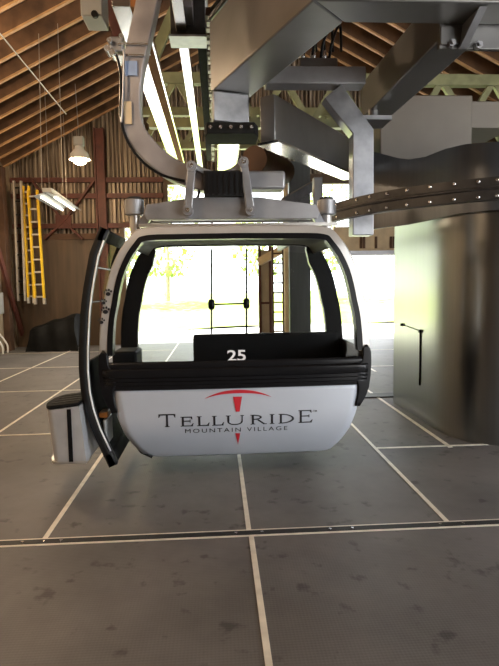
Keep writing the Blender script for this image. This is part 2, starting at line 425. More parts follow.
mb = MB(); dx = f1 - f0; side = Vector((dx.y, -dx.x, 0)).normalized()
MB().bar(f0+Vector((0,0,.06)), f1+Vector((0,0,.06)), .18, .08).build('housing', M['greybox'], root, smooth=False)
mb = MB()
for s in (-1, 1):
    mb.strip([f0+side*(.05*s), f1+side*(.05*s)], [f0+side*(.27*s)+Vector((0,0,-.07)), f1+side*(.27*s)+Vector((0,0,-.07))], (0,0,.015))
mb.build('reflector', M['greybox'], root, smooth=False)
for s in (-1, 1):
    MB().tube([f0.lerp(f1,.04)+side*(.13*s)+Vector((0,0,-.07)), f0.lerp(f1,.96)+side*(.13*s)+Vector((0,0,-.07))], .022, 8).build('tube', M['tube'], root)
for t in (.1, .9):
    q = f0.lerp(f1, t); MB().tube([q+Vector((0,0,.1)), (q.x,q.y,roofz(q.x)-.05)], .006, 6).build('hanging_wire', M['cable'], root)
light('AREA', 'tube_glow', f0.lerp(f1,.5)+Vector((0,0,-.2)), 90, (1, .85, .62), (1.1,.4))

# thin conduit and drop wires below the roof
a, b = P(-3, 30, 8.6), P(66, 114, 11.5)
tag(MB().tube([a, b], .012, 6).build('roof_conduit', M['cable']), 'thin straight conduit running slantwise beneath the roof rafters', 'conduit')
for (x, y0, y1, lab) in ((38, 20, 128, 'thin drop wire hanging from rafters, closest to the side wall'), (59, 55, 128, 'thin drop wire hanging between the lamp cable and another wire')):
    p = P(x, y0, 9.6); q = P(x+4, y1+60, 9.6)
    tag(MB().tube([(p.x,p.y,roofz(p.x)+.05), q], .006, 6).build('drop_wire', M['cable']), lab, 'wire', 'wires hanging under the roof')

# ------------------------------------------------------------------ floor strips and track
k = 0
TR = 3.26
def strip(x0, y0, x1, y1):
    global k; k += 1
    struct(MB().box((x0, y0, 0), (x1, y1, .004)).build('trim_%d' % (10+k), M['strip'], smooth=False))
w = .015
XC, X1, X0 = .165, 1.42, -1.07
zf = 0
tl, trr = Z(0, 549, 0), Z(499, 518, 0)
TR = (tl.y + trr.y)/2
for x in (X0, XC, X1): strip(x-w, TR+.045, x+w, YB)
for x in (X0-1.27, X0-2.54): strip(x-w, TR+.045, x+w, YB)
strip(2.09, 4.68, 2.13, 9.5); strip(X1+1.27, 9, X1+1.31, YB)
strip(XC-w+.01, YF, XC+w+.01, TR-.045)
for y in (TR+2.44, TR+4.88, TR+7.32, TR+9.76): strip(XL, y-w, X0-w, y+w)
for y in (TR+3.6, TR+7.3): strip(X0+w, y-w, X1-w, y+w)
for y in (4.73, 7.17, 9.61, 12.05): strip(X1+w, y-w, (5.5 if y != 7.17 else 2.2), y+w)
for dy in (-.036, .036): strip(XL, TR+dy-.008, XR, TR+dy+.008)
tr = MB().box((XL, TR-.027, 0), (XR, TR+.027, .006)).build('trim_9', M['track'], smooth=False); struct(tr)
mb = MB()
for q in (18, 40, 58, 236, 262, 330, 352, 438, 460):
    p = Z(q, 549-.062*q, .006); mb.tube([(p.x, TR, .005), (p.x, TR, .010)], .010, 8)
mb.build('track_bolt', M['bolt'], tr)['kind'] = 'stuff'
tag(MB().box((1.75, 6.9, .001), (2.4, 7.15, .012)).build('floor_recess_strip', M['rubber'], smooth=False), 'black strip laid in place of the dark recess behind the steel column foot', 'recess')  # thin black strip stands in for a dark floor recess

# ================================================================== gondola cabin
YC0, YC1 = 4.1, 5.3
CX = P(236.5, 330, YC0).x
XT = [(.15,.70),(.165,.745),(.18,.775),(.255,.83),(.37,.895),(.507,.945),(.545,.965),(.615,1.01),(.69,1.04),(.78,1.055),(.87,1.06),(.99,1.056),(1.14,1.048),(1.29,1.03),(1.40,1.005),(1.5,.985),(1.64,.945),(1.78,.878),(1.87,.815),(1.93,.765),(1.955,.70),(1.965,.60),(1.967,.40)]
def xh(z): return lerp(XT, z)
def yf(x, z):                                        # front surface: bowed a little, tucked in at foot and crown
    y = YC0 + .03*(abs(x-CX)/1.04)**2.4
    if z < .5: y += .14*((.5-z)/.35)**2
    if z > 1.75: y += .05*((z-1.75)/.2)**2
    return y
GB = empty('gondola_cabin', (CX, 4.7, .15), 'silver and black gondola cabin numbered 25 hanging over the dark floor, its door open', 'gondola')
half = [(x, z) for z, x in XT if z >= .98] + [(0, 1.97)]
half = [(p.x, p.y) for p in (Vector((a, b, 0)) for a, b in half)]
hp = catmull([Vector((x, z, 0)) for x, z in half], 4)
def offset(pts, d):
    out = []
    for i, p in enumerate(pts):
        t = (pts[min(i+1,len(pts)-1)] - pts[max(i-1,0)]).normalized()
        if i == len(pts)-1: t = Vector((-1,0,0))
        out.append(p + Vector((-t.y, t.x, 0))*d)
    return out
def full(h):                                         # mirrored path left foot -> crown -> right foot
    R = [(CX+p.x, p.y) for p in h]; Lp = [(CX-p.x, p.y) for p in h[:-1]]
    return Lp + R[::-1]
def voffset(pts, d, dtop):
    a, b = offset(pts, d), offset(pts, dtop); out = []
    for p, q, o in zip(a, b, pts):
        k = max(0, min(1, (o.y-1.80)/.14)); out.append(p.lerp(q, k))
    return out
hpl = catmull([Vector((x, z, 0)) for x, z in [(x, z) for z, x in XT if z >= .69] + [(0, 1.97)]], 4)
def band(o0, o1, dy0, depth, yfn=yf, top=None, hp=hp):
    A = full(offset(hp, o0)); B = full(voffset(hp, o1, o1 if top is None else top))
    return MB().strip([(x, yfn(x,z)+dy0, z) for x,z in A], [(x, yfn(x,z)+dy0, z) for x,z in B], (0, depth, 0))
yr = lambda x, z: YC1 + YC0 - yf(x, z)
fr = band(0, .072, 0, .14).build('front_frame', M['silver'], GB, bevel=.012)
band(.062, .105, -.004, .10).build('window_gasket', M['black'], GB)
band(0, .06, -.14, .14, yr).build('rear_frame', M['silver'], GB)
band(.0, .155, -.20, .08, yr, .085, hpl).build('rear_pillar_trim', M['black'], GB)
# roof skin and liner
A = [p for p in full(hp) if p[1] > 1.82]
MB().grid(lambda u, v: (A[int(round(u*(len(A)-1)))][0], YC0+.12+(YC1-YC0-.24)*v, A[int(round(u*(len(A)-1)))][1]-.004), len(A)-1, 6).build('roof', M['silver'], GB, solid=.02)
B = [p for p in full(offset(hp, .06)) if p[1] > 1.80]
MB().grid(lambda u, v: (B[int(round(u*(len(B)-1)))][0], YC0+.12+(YC1-YC0-.24)*v, B[int(round(u*(len(B)-1)))][1]-.012), len(B)-1, 6).build('roof_liner', M['liner'], GB, solid=.01)
# windows
hi = offset(hp, .095)
def inx(z):
    tab = sorted([(p.y, p.x) for p in hi]); return lerp(tab, z)
def pane(z0, z1, yfn, name):
    MB().grid(lambda u, v: (CX + (2*u-1)*inx(z0+(z1-z0)*v), yfn(CX+(2*u-1)*inx(z0+(z1-z0)*v), z0+(z1-z0)*v), z0+(z1-z0)*v), 16, 16).build(name, M['glass'], GB)
pane(.90, 1.885, lambda x, z: yf(x,z)+.02, 'front_window')
pane(.74, 1.885, lambda x, z: yr(x,z)-.05, 'rear_window')
# right side window with its pillars
def side_surf(sgn, off, z0, z1, y0, y1, n=20, m_=4):
    return MB().grid(lambda u, v: (CX + sgn*(xh(z0+(z1-z0)*v)+off), y0+(y1-y0)*u, z0+(z1-z0)*v), m_, n)
side_surf(1, -.03, .98, 1.84, YC0+.10, YC1-.20).build('side_window', M['glass'], GB)
for y0, y1 in ((YC1-.20, YC1-.12),):
    side_surf(1, -.02, .74, 1.84, y0, y1).build('side_pillar', M['black'], GB, solid=.03)
# door jambs on the open side
for y0, y1 in ((YC0+.13, YC0+.17), (YC1-.17, YC1-.13)):
    side_surf(-1, -.02, .30, 1.84, y0, y1).build('door_jamb', M['black'], GB, solid=.03)
# belt: ribbed black band below the window
prof = [(.935,-.002),(.91,-.008),(.895,-.008),(.89,.006),(.882,.006),(.878,-.012),(.868,-.022),(.832,-.024),(.822,-.018),(.818,-.004),(.808,-.004),(.804,-.014),(.792,-.014),(.788,-.002),(.778,-.002),(.774,-.012),(.762,-.012),(.758,-.0),(.75,-.0),(.746,-.010),(.725,-.008),(.715,.01)]
def beltfn(u, v):
    i = int(round(v*(len(prof)-1))); z, d = prof[i]; xx = CX+(2*u-1)*(xh(z)-.03); return (xx, yf(xx, z)+d, z)
MB().grid(beltfn, 24, len(prof)-1).build('belt_bumper', M['belt'], GB, solid=.02)
# lower panel
def plx(z):
    return lerp([(.15,.66),(.158,.715),(.175,.752),(.255,.818),(.37,.885),(.507,.935),(.70,.962)], z)
ZP0, ZP1 = .15, .728
def pfn(u, v):
    z = ZP0+(ZP1-ZP0)*(v**1.4); xx = CX+.004+(2*u-1)*plx(z); return (xx, yf(xx, z)-.002, z)
MB().grid(pfn, 28, 18).build('front_panel', M['panel'], GB, solid=.012)
# black corner guards beside panel and belt
for s in (-1, 1):
    def gfn(u, v, s=s):
        z = .545+.485*v; xo = xh(z)-.001
        wd_ = lerp([(.545,.035),(.60,.06),(.70,.09),(.76,.12),(.86,.12),(.90,.075),(.96,.068),(1.0,.055),(1.02,.035),(1.03,.01)], z)
        k = min(1, u*1.6); xx = xo - wd_ + wd_*k
        if z > .98: xx -= (.072-wd_)*.5
        yy = yf(CX+s*xx, z) - .012 + max(0, u-.625)*.5
        return (CX+s*xx, yy, z)
    MB().grid(gfn, 10, 16).build('corner_guard', M['black'], GB, solid=.012)
# tub: sides, rear wall, underside
def tub(sgn):
    return MB().grid(lambda u, v: (CX+sgn*(xh(.15+.84*v)-.014), YC0+.05+.15*max(0,1-v*3.5)+(YC1-YC0-.2)*u, .15+.84*v), 4, 12)
tub(1).build('side_panel', M['black'], GB, solid=.02)
MB().grid(lambda u, v: (CX-(xh(.15+.18*v)-.012), YC0+.12+(YC1-YC0-.2)*u, .15+.18*v), 4, 4).build('door_sill', M['black'], GB, solid=.02)
MB().grid(lambda u, v: (CX+(2*u-1)*(xh(.17+.60*v)-.02), YC1-.06-(.05 if v < .2 else 0), .17+.60*v), 8, 10).build('rear_panel', M['black'], GB, solid=.02)
MB().box((CX-.70, YC0+.2, .155), (CX+.70, YC1-.12, .29)).build('floor_pan', M['rubber'], GB, bevel=.02)
# benches
sx = P(193, 345, 5.0).x
bz = P(250, 333, 5.1).z
b = MB().box((sx, 5.02, .62), (CX+1.0, 5.12, bz)).build('seat_back', M['seat'], GB, bevel=.02)
MB().box((sx, 4.72, .56), (CX+.95, 5.05, .64)).build('bench_seat', M['seat'], GB, bevel=.02)
MB().box((CX-.60, 4.22, .56), (CX+.93, 4.52, .64)).build('bench_seat', M['seat'], GB, bevel=.02)
MB().box((CX-.60, 4.20, .62), (CX+.93, 4.26, .895)).build('seat_back', M['seat'], GB, bevel=.02)
a, b = P(113,364,4.45), P(137,351,4.45); MB().box((a.x, 4.42, .64), (b.x, 4.75, b.z)).build('seat_back', M['seat'], GB, bevel=.02)
# bars across the rear window
for q in (211.5, 246.5):
    a, c = P(q, 249, 5.13), P(q, 334, 5.13)
    pb_ = MB().tube([a, c], .009, 8).build('window_post', M['black'], GB)
a, c = P(211.5, 304.5, 5.12), P(246.5, 303.5, 5.12)
g = MB().tube([a, c], .009, 8).build('grab_bar', M['black'], GB)
for q in (a, c): MB().lathe([(.02,-.05),(.032,-.03),(.032,.03),(.02,.05)], q, 10).build('bar_bracket', M['black'], g)
# number and lettering
def decal_text(txt, x, z, h, m, name, bold=0, width=None, space=1.0):
    cu = bpy.data.curves.new(name, 'FONT'); cu.body = txt; cu.size = h/.69; cu.align_x = 'CENTER'; cu.offset = bold; cu.space_character = space
    o = bpy.data.objects.new('tmp_text', cu); COL.objects.link(o)
    dg = bpy.context.evaluated_depsgraph_get(); me = bpy.data.meshes.new_from_object(o.evaluated_get(dg))
    bpy.data.objects.remove(o)
    xs = [v.co.x for v in me.vertices]; k_ = (width/(max(xs)-min(xs))) if width else 1; mid = (max(xs)+min(xs))/2
    mb = MB(); mb.add([(x+(v.co.x-mid)*k_, yf(x+(v.co.x-mid)*k_, z+v.co.y)-.012, z+v.co.y) for v in me.vertices], [tuple(p.vertices) for p in me.polygons])
    ob = mb.build(name, m, GB, smooth=False); return ob
p = P(236.5, 360.5, YC0); q = P(236.5, 350, YC0)
decal_text('25', p.x, p.z, q.z-p.z, M['decalwhite'], 'cabin_number', .0022, .143)['label'] = 'white number 25 on the window'
BASE = P(238, 424.8, YC0).z; LX = P(238, 424, YC0).x
e0, e1 = P(185, 430, YC0).x, P(287.5, 430, YC0).x
decal_text('MOUNTAIN VILLAGE', (e0+e1)/2, BASE-.056, .034, M['decalblack'], 'place_name', 0, e1-e0, 1.35)['label'] = 'small black lettering MOUNTAIN VILLAGE'
lt = MB()
def q2(x0, z0, x1, z1): lt.plate([(x0,z0),(x1,z0),(x1,z1),(x0,z1)], lambda x, z: yf(x,z)-.012, .004)
def poly(pts): lt.plate(pts, lambda x, z: yf(x,z)-.012, .004)
TH, TN, SR = .0165, .0075, .010                      # thick stem, thin stroke, serif reach
def arc_band(cx, cz, rx, rz, t0, t1, wo, wi, n=14):   # elliptical band from angle t0 to t1
    for i in range(n):
        a, b = t0+(t1-t0)*i/n, t0+(t1-t0)*(i+1)/n
        def pt(t, inset): 
            ww = wi + (wo-wi)*abs(math.cos(t)); r = (rx-inset*ww, rz-inset*(TN if True else ww)); return (cx+r[0]*math.cos(t), cz+r[1]*math.sin(t))
        poly([pt(a,0), pt(b,0), pt(b,1), pt(a,1)])
def stem(x, z0, z1, w=TH): q2(x, z0, x+w, z1); q2(x-SR, z0, x+w+SR, z0+.005); q2(x-SR, z1-.005, x+w+SR, z1)
def let_T(x, w, z, h):
    q2(x+w/2-TH/2, z, x+w/2+TH/2, z+h); q2(x+w/2-TH/2-SR, z, x+w/2+TH/2+SR, z+.005)
    q2(x, z+h-TN-.002, x+w, z+h); poly([(x,z+h-.028),(x+.006,z+h-.028),(x+.016,z+h-.004),(x,z+h)]); poly([(x+w-.006,z+h-.028),(x+w,z+h-.028),(x+w,z+h),(x+w-.016,z+h-.004)])
def let_E(x, w, z, h):
    stem(x+SR, z, z+h); q2(x+SR, z, x+w, z+TN); q2(x+SR, z+h-TN, x+w-.006, z+h); q2(x+SR, z+h*.5, x+w*.8, z+h*.5+TN)
    poly([(x+w-.016,z+TN-.001),(x+w-.004,z+TN-.001),(x+w+.006,z+.024),(x+w-.002,z+.024)]); poly([(x+w-.018,z+h-TN),(x+w-.006,z+h),(x+w-.004,z+h-.022),(x+w-.010,z+h-.022)])
    q2(x+w*.8-.006, z+h*.5-.008, x+w*.8, z+h*.5+TN+.008)
def let_L(x, w, z, h):
    stem(x+SR, z, z+h); q2(x+SR, z, x+w, z+TN); poly([(x+w-.016,z+TN-.001),(x+w-.004,z+TN-.001),(x+w+.006,z+.026),(x+w-.002,z+.026)])
def let_U(x, w, z, h):
    r = (w-2*SR)/2; cx = x+w/2
    q2(x+SR, z+h*.38, x+SR+TH, z+h); q2(x, z+h-.005, x+SR*2+TH, z+h)
    q2(x+w-SR-TN-.002, z+h*.38, x+w-SR, z+h); q2(x+w-SR*2-TN, z+h-.005, x+w, z+h)
    arc_band(cx, z+h*.38, r, h*.38, PI, 2*PI, TH*.8, TN)
def let_I(x, w, z, h): stem(x+w/2-TH/2, z, z+h)
def let_D(x, w, z, h):
    stem(x+SR, z, z+h); arc_band(x+SR+TH*.5, z+h/2, w-SR-TH*.5, h/2, -PI/2, PI/2, TH, TN, 18)
def let_R(x, w, z, h):
    stem(x+SR, z, z+h); arc_band(x+SR+TH*.5, z+h*.74, w*.78-SR-TH*.5, h*.26, -PI/2, PI/2, TH, TN)
    poly([(x+w*.42,z+h*.49),(x+w*.58,z+h*.50),(x+w+.006,z),(x+w-.014,z)]); q2(x+w-.016, z, x+w+.014, z+.005)
def lx(px): return P(px, 420, YC0).x
sc = .078; big = .102
for fn, a, b, h in ((let_T,158.5,175.5,big),(let_E,180.5,193,sc),(let_L,197,209,sc),(let_L,212,223.5,sc),(let_U,226,244,sc),(let_R,250.5,265,sc),(let_I,269,275,sc),(let_D,278.5,294,sc),(let_E,298.5,312,big)):
    lt = MB(); fn(lx(a), lx(b)-lx(a), BASE, h); lt.build('letter', M['decalblack'], GB, smooth=False)
decal_text('TM', lx(315), BASE+big-.016, .014, M['decalblack'], 'trademark_sign', .0003, .03)
# red emblem: curved pick head and tapering handle
em = MB(); n = 26
A, B = [], []
pl, pm, pr = P(205, 397.5, YC0), P(238, 389.5, YC0), P(271, 395, YC0)
for i in range(n+1):
    t = 2*i/n-1; x = pm.x + t*(pr.x-pl.x)/2; top = pm.z - .062*t*t*(.85+.15*t*t)
    th = .026*(1-abs(t)**1.8); A.append((x, yf(x,top)-.013, top)); B.append((x, yf(x,top)-.013, top-th-.001))
em.strip(A, B, (0,.004,0)); em.build('emblem_arc', M['decalred'], GB, smooth=False)
def fwd_poly(pts):
    w_ = [P(x, y, YC0) for x, y in pts]; em = MB(); em.plate([(v.x, v.z) for v in w_], lambda x, z: yf(x,z)-.014, .004); em.build('emblem_point', M['decalred'], GB, smooth=False)
fwd_poly([(233,396.5),(242,396.2),(239.6,411.2),(235.8,411.3)])
fwd_poly([(235.6,433.8),(240.2,433.7),(238.3,447)])
# paw stickers on the frame
for (px, py, r, rot) in ((107.5,293,.03,.3),(102.8,302,.024,-.2),(104.8,311,.032,.2),(100.6,321.5,.026,0)):
    mb = MB(); c = P(px, py, YC0)
    def ell(cx, cz, a, b_, n_=12): mb.plate([(cx+a*math.cos(2*PI*i/n_), cz+b_*math.sin(2*PI*i/n_)) for i in range(n_)], lambda x, z: yf(x,z)-.006, .003)
    ell(c.x, c.z-.008, r*.62, r*.5)
    for i in range(4):
        t = PI*(.15+.233*i)+rot*.4; ell(c.x+r*.95*math.cos(t), c.z-.004+r*.95*math.sin(t), r*.26, r*.32, 8)
    mb.build('paw_sticker', M['decalblack'], GB, smooth=False)
# open door leaves standing off the cabin side
def leaf(y0, y1, with_rack):
    tab = []
    for px, py in ((109,467),(100,448),(91,429),(84.5,410),(80.6,392),(78.6,370),(78.6,348),(80,315),(82.6,291),(89,255),(97,234),(99.5,229)):
        q = P(px, py, 4.1); tab.append((q.z, q.x+.035))
    def dx(z): return lerp(tab, z)
    D = empty('door', (dx(1.0), (y0+y1)/2, .14)); D.parent = GB; D.location -= GB.location
    def sheet(a, b, z0, z1, n=28, d=0): return MB().grid(lambda u, v: (dx(z0+(z1-z0)*v)+d, a+(b-a)*u, z0+(z1-z0)*v), 3, n)
    def loc(mbx, *a, **kw): return mbx.build(*a, **kw)
    sheet(y0, y0+.06, .13, 1.95).build('door_stile', M['rubber'], D, solid=.068)
    sheet(y0-.004, y0+.004, .25, 1.86, d=.034).build('edge_strip', M['white'], D, solid=.012)
    sheet(y1-.05, y1, .13, 1.95).build('door_stile', M['flatblack'], D, solid=.04)
    sheet(y0, y1, 1.86, 1.95, 3).build('top_rail', M['flatblack'], D, solid=.04)
    sheet(y0, y1, .13, .22, 3).build('bottom_rail', M['flatblack'], D, solid=.04)
    sheet(y0+.05, y1-.04, .2, .93).build('door_panel', M['flatblack'], D, solid=.02)
    sheet(y0+.05, y1-.04, .93, 1.86).build('door_glass', M['doorglass'], D)
    for z in (1.66, 1.40):
        MB().tube([(dx(z)+.03, y0+.05, z), (dx(z)+.03, y1-.03, z)], .007, 6).build('door_rod', M['black'], D)
    if with_rack:
        a, b = P(98,440,y0+.1), P(107,420,y0+.1)
        MB().box((dx(.4)+.03, y0+.06, .24), (dx(.4)+.06, y0+.30, .48)).build('latch_plate', M['greybox'], D, bevel=.01)
        MB().box((dx(.5)+.03, y0+.08, .49), (dx(.5)+.10, y0+.22, .535)).build('door_reflector', M['orange'], D, bevel=.01)
        # sheet metal ski rack on the outside of the door
        R = empty('ski_rack', (dx(.4)-.15, y0+.2, .14)); R.parent = D; R.location -= (GB.location + D.location)
        xo0, xo1 = P(55, 430, 4.2).x, dx(.45)-.05
        ya, yb = 4.0, 4.46
        pl = []
        for i in range(13):
            t = PI/2+PI*i/12; pl.append((xo0+.085+.085*math.cos(t), (ya+yb)/2+(yb-ya)/2*math.sin(t)))
        pl += [(xo1, ya), (xo1, yb)]
        zt, zb = P(66, 410, 4.02).z, P(66, 461, 4.02).z
        mb = MB(); n_ = len(pl)
        vs = [(x, y, zb) for x, y in pl] + [(x-.035+.02*0, y, zt + (x-xo0)*.10) for x, y in pl]
        mb.add(vs, [(k_, (k_+1)%n_, n_+(k_+1)%n_, n_+k_) for k_ in range(n_)]); mb.build('rack_shell', M['rackmetal'], R)
        mb = MB(); mb.add([(x*1.0-.042 if False else x-.04, y, zt+.004+(x-xo0)*.10) for x, y in pl] + [(x-.04, y, zt+.03+(x-xo0)*.10) for x, y in pl],
               [tuple(range(n_)), tuple(range(n_, 2*n_))] + [(k_, (k_+1)%n_, n_+(k_+1)%n_, n_+k_) for k_ in range(n_)])
        mb.build('rack_top', M['flatblack'], R, bevel=.004)
        for i in range(4):
            yy = ya+.04+(yb-ya-.08)*(i+.5)/4
            MB().bar((xo0+.02, yy, zt+.036+.02*.1), (xo1-.05, yy, zt+.036+(xo1-xo0-.05)*.1), .014, .006).build('ski_slot', M['track'], R, smooth=False)
        MB().prism([(x-(.02 if i < 13 else 0), y) for i, (x, y) in enumerate(pl)], zb-.02, zb).build('rack_base', M['alu'], R)
        MB().box((xo0+.155, ya-.006, zb), (xo0+.185, ya+.004, zt+.01)).build('rack_seam', M['black'], R, smooth=False)
leaf(4.1, 4.95, True)
# suspension: beam, dampers, links, hanger arm
YS = 4.7
bl, brr = P(146, 214, YS), P(317, 211, YS)
zb = P(232, 221, YS).z; zt = P(232, 199.5, YS).z
mid = (bl.x+brr.x)/2
for yy in (YS-.13, YS+.10):
    top = [(bl.x, zb+.05), (bl.x+.02, zb+.125), (bl.x+.42, zt), (brr.x-.52, zt), (brr.x-.03, zb+.115), (brr.x, zb+.05), (brr.x-.02, zb), (bl.x+.02, zb)]
    MB().plate(top, lambda x, z, yy=yy: yy, .03).build('suspension_beam', M['steelgrey'], GB, bevel=.004)
MB().box((bl.x+.05, YS-.1, zb+.01), (brr.x-.05, YS+.1, zb+.03)).build('beam_web', M['steelgrey'], GB)
MB().box((P(140,224,YS-.2).x, YS-.28, zb-.075), (P(336,224,YS-.2).x, YS-.22, zb-.05)).build('roof_rail', M['alu'], GB)
for (px, s) in ((134.5, 1), (326.5, -1)):
    c = P(px, 207, YS)
    d = MB().lathe([(.06,-.075),(.082,-.065),(.082,.055),(.07,.062)], c, 24).build('damper', M['steelgrey'], GB)
    MB().lathe([(.04,0),(.06,0),(.06,.02),(.03,.025)], c+Vector((0,0,.06)), 20).build('damper_cap', M['rubber'], d)
    MB().tube([c+Vector((0,0,-.07)), (c.x, c.y, 1.93)], .045, 14).build('damper_foot', M['alu'], d)
    e = bl if s == 1 else brr
    MB().bar((c.x+.05*s, YS-.05, zb-.06), (e.x+.03*s, YS-.05, zb+.05), .05, .07).build('damper_bracket', M['galv'], d)
pins = ((191.5,166.5,188,210.5),(243.5,162.5,250.5,210.5))
for a, b, c, d in pins:
    p, q = P(a,b,YS-.19), P(c,d,YS-.19)
    l = MB().bar(p, q, .07, .03, (1,0,0)).build('link_arm', M['steelgrey'], GB, bevel=.008)
    for t in (p, q): 
        MB().tube([t+Vector((0,-.03,0)), t+Vector((0,.12,0))], .042, 18).build('pin_boss', M['steelgrey'], l)
        MB().tube([t+Vector((0,-.045,0)), t+Vector((0,-.02,0))], .018, 12).build('pin', M['bolt'], l)
def pth(pts, Y): return [P(x, y, Y) for x, y in pts]
arm = catmull(pth([(160,-70),(154,-25),(147,10),(140,42),(133,75),(131,103),(134,128),(147,149),(169,168),(196,180),(222,184),(246,183)], YS), 4)
MB().sweep(arm, .16, .175, (0,1,0)).build('hanger_arm', M['arm'], GB, bevel=.012)
a, b = P(222,183,YS), P(284,182,YS)
MB().box((a.x, YS-.1, P(250,191,YS).z), (b.x, YS+.1, P(250,173,YS).z)).build('hanger_end', M['steelgrey'], GB, bevel=.02)
sd = catmull(pth([(193,165),(205,172),(219,174.5),(232,171),(243,162)], YS-.12), 5)
MB().sweep(sd, .05, .045, (0,1,0)).build('hanger_saddle', M['steelgrey'], GB)
a, b = P(204,196,YS-.2), P(245,170,YS-.2)
bx = MB().box((a.x, YS-.19, a.z), (b.x, YS-.09, b.z)).build('buffer_block', M['rubber'], GB, bevel=.006)
for i in range(7):
    x = a.x+.03+(b.x-a.x-.06)*i/6
    MB().box((x-.009, YS-.205, a.z+.015), (x+.009, YS-.185, b.z-.015)).build('buffer_rib', M['black'], bx)
c = P(119,105,YS)
for px, py in ((134,49),(131,60)):
    c = P(px, py, YS); cl = MB().box((c.x-.115, YS-.1, c.z-.008), (c.x+.125, YS+.1, c.z+.008)).build('clamp', M['bolt'], GB)
c = P(131,68,YS-.09); MB().box((c.x-.05, YS-.095, c.z-.06), (c.x+.05, YS-.083, c.z+.055)).build('tag_plate', M['bluetag'], GB)
c = P(128,113,YS-.09); MB().box((c.x-.03, YS-.10, c.z-.09), (c.x+.03, YS-.085, c.z+.09)).build('name_plate', M['tan'], GB)
c = P(117,48,YS); g = MB().box((c.x-.05, YS-.08, c.z-.06), (c.x+.06, YS+.06, c.z+.06)).build('junction_box', M['galv'], GB, bevel=.01)
for i, (px, py) in enumerate(((110,42),(113,54),(122,38),(108,50))):
    c2 = P(px, py, YS-.08); MB().tube([c2+Vector((0,-.04,0)), c2+Vector((0,.08,0))], .02+.006*(i%2), 10).build('fitting', M['bolt'], g)
MB().tube(catmull(pth([(116,55),(120,70),(121,95),(121,120),(128,142),(143,162),(162,175),(185,181)], YS-.1), 4), .012, 8).build('hose', M['black'], GB)
MB().tube(catmull(pth([(124,50),(123.5,80),(122.5,105),(121.5,122)], YS-.12), 4), .009, 8).build('hose', M['galv'], GB)
MB().tube(catmull(pth([(190,176),(197,183),(199,193),(196,200)], YS-.05), 4), .012, 8).build('hose', M['black'], GB)
for i, px in enumerate((150,172,212,262,297)):
    c = P(px, 224, YS-.2)
    MB().tube([(c.x, YS-.25, 1.95), (c.x, YS-.25, zb-.04)], .008, 6).build('rail_stud', M['black'], GB)

# ================================================================== drive column and station steelwork
CXc, CYc, RC = 3.01, 5.6, .79
def plan(t, g=0.0):                                  # squarish rounded end, t from pi (flat side) to 2 pi
    c, q = math.cos(t), math.sin(t); e = 2/3.3
    return (CXc + math.copysign((RC+g)*abs(c)**e, c), CYc + math.copysign((.97+g)*abs(q)**e, q))
pl = []
for i in range(33):
    t = PI + PI*i/32; pl.append(plan(t))
pl += [(CXc+RC, 6.62), (CXc-RC, 6.62)]
col = empty('drive_column', (CXc, CYc, 0), 'wide brushed steel drive column with rounded front rising beside the gondola', 'column')
MB().prism(pl, 0, 2.68).build('column_skin', M['brushed'], col)
# cowl with a curved top edge around the column head
path = [Vector((1.72, 6.45, 0)), Vector((1.93, 6.0, 0)), Vector((2.08, 5.75, 0))]
for i in range(1, 25):
    t = PI*1.03 + PI*.97*i/24; path.append(Vector((*plan(t, .035), 0)))
path = catmull(path, 2)
Lc = [0]
for a, b in zip(path, path[1:]): Lc.append(Lc[-1]+(b-a).length)
def topz(p):
    px = W/2 + F*((p-EYE).dot(RIGHT)/(p-EYE).dot(fwd))
    z = P(px, lerp([(340,146),(360,148),(374,152),(395,158),(410,160),(425,156),(440,149),(460,144),(499,141)], px), p.y).z
    return max(2.72, min(z, 3.2)) if p.y < CYc+.9 and p.x < CXc-.1 else 2.80
A = [(p.x, p.y, 2.14) for p in path]; B = [(p.x, p.y, topz(p)) for p in path]
MB().strip(A, B, (.012, .02, 0)).build('column_cowl', M['cowl'], col)
c0, c1 = P(407,327,6.0), P(426,331,5.7)
xs = CXc-RC-.006
hz = P(425.5, 331, 5.72)
MB().tube([(xs, 5.72, hz.z), (xs, 5.72, hz.z-.60)], .009, 6).tube([(xs, 6.3, hz.z+.03), (xs, 5.72, hz.z)], .005, 6).build('access_seam', M['black'], col)
for y, z in ((6.3, hz.z+.03), (5.72, hz.z)):
    MB().tube([(xs-.02, y, z), (xs+.01, y, z)], .018, 8).build('seam_knob', M['black'], col)
# curved guide rail
gr = empty('guide_rail', (CXc-1.9, CYc, 2.11), 'black bolted guide rail curving round the steel column at cabin roof height', 'rail')
gp = [Vector((CXc-1.9, y, 0)) for y in (9.5, 8.5, 7.5, 6.5)]
for i in range(31):
    t = PI + .62*PI*i/30; gp.append(Vector((CXc+1.9*math.cos(t), CYc+1.9*math.sin(t), 0)))
nrm = []
for i, p in enumerate(gp):
    d = (gp[min(i+1,len(gp)-1)]-gp[max(i-1,0)]).normalized(); nrm.append(Vector((d.y, -d.x, 0)))
nrm = [n_ if (n_.dot(p - Vector((CXc, CYc, 0))) > 0) else -n_ for n_, p in zip(nrm, gp)]
prof = [(0,2.11),(.03,2.115),(.03,2.185),(.045,2.195),(.045,2.205),(.03,2.215),(.03,2.28),(0,2.285),(-.02,2.285),(-.02,2.11)]
mb = MB(); vs = []; n_ = len(prof)
for p, nn in zip(gp, nrm):
    for o_, z in prof: vs.append((p.x+nn.x*o_, p.y+nn.y*o_, z))
fs = [(i*n_+k_, i*n_+(k_+1)%n_, (i+1)*n_+(k_+1)%n_, (i+1)*n_+k_) for i in range(len(gp)-1) for k_ in range(n_)]
mb.add(vs, fs).build('rail_band', M['railblack'], gr)
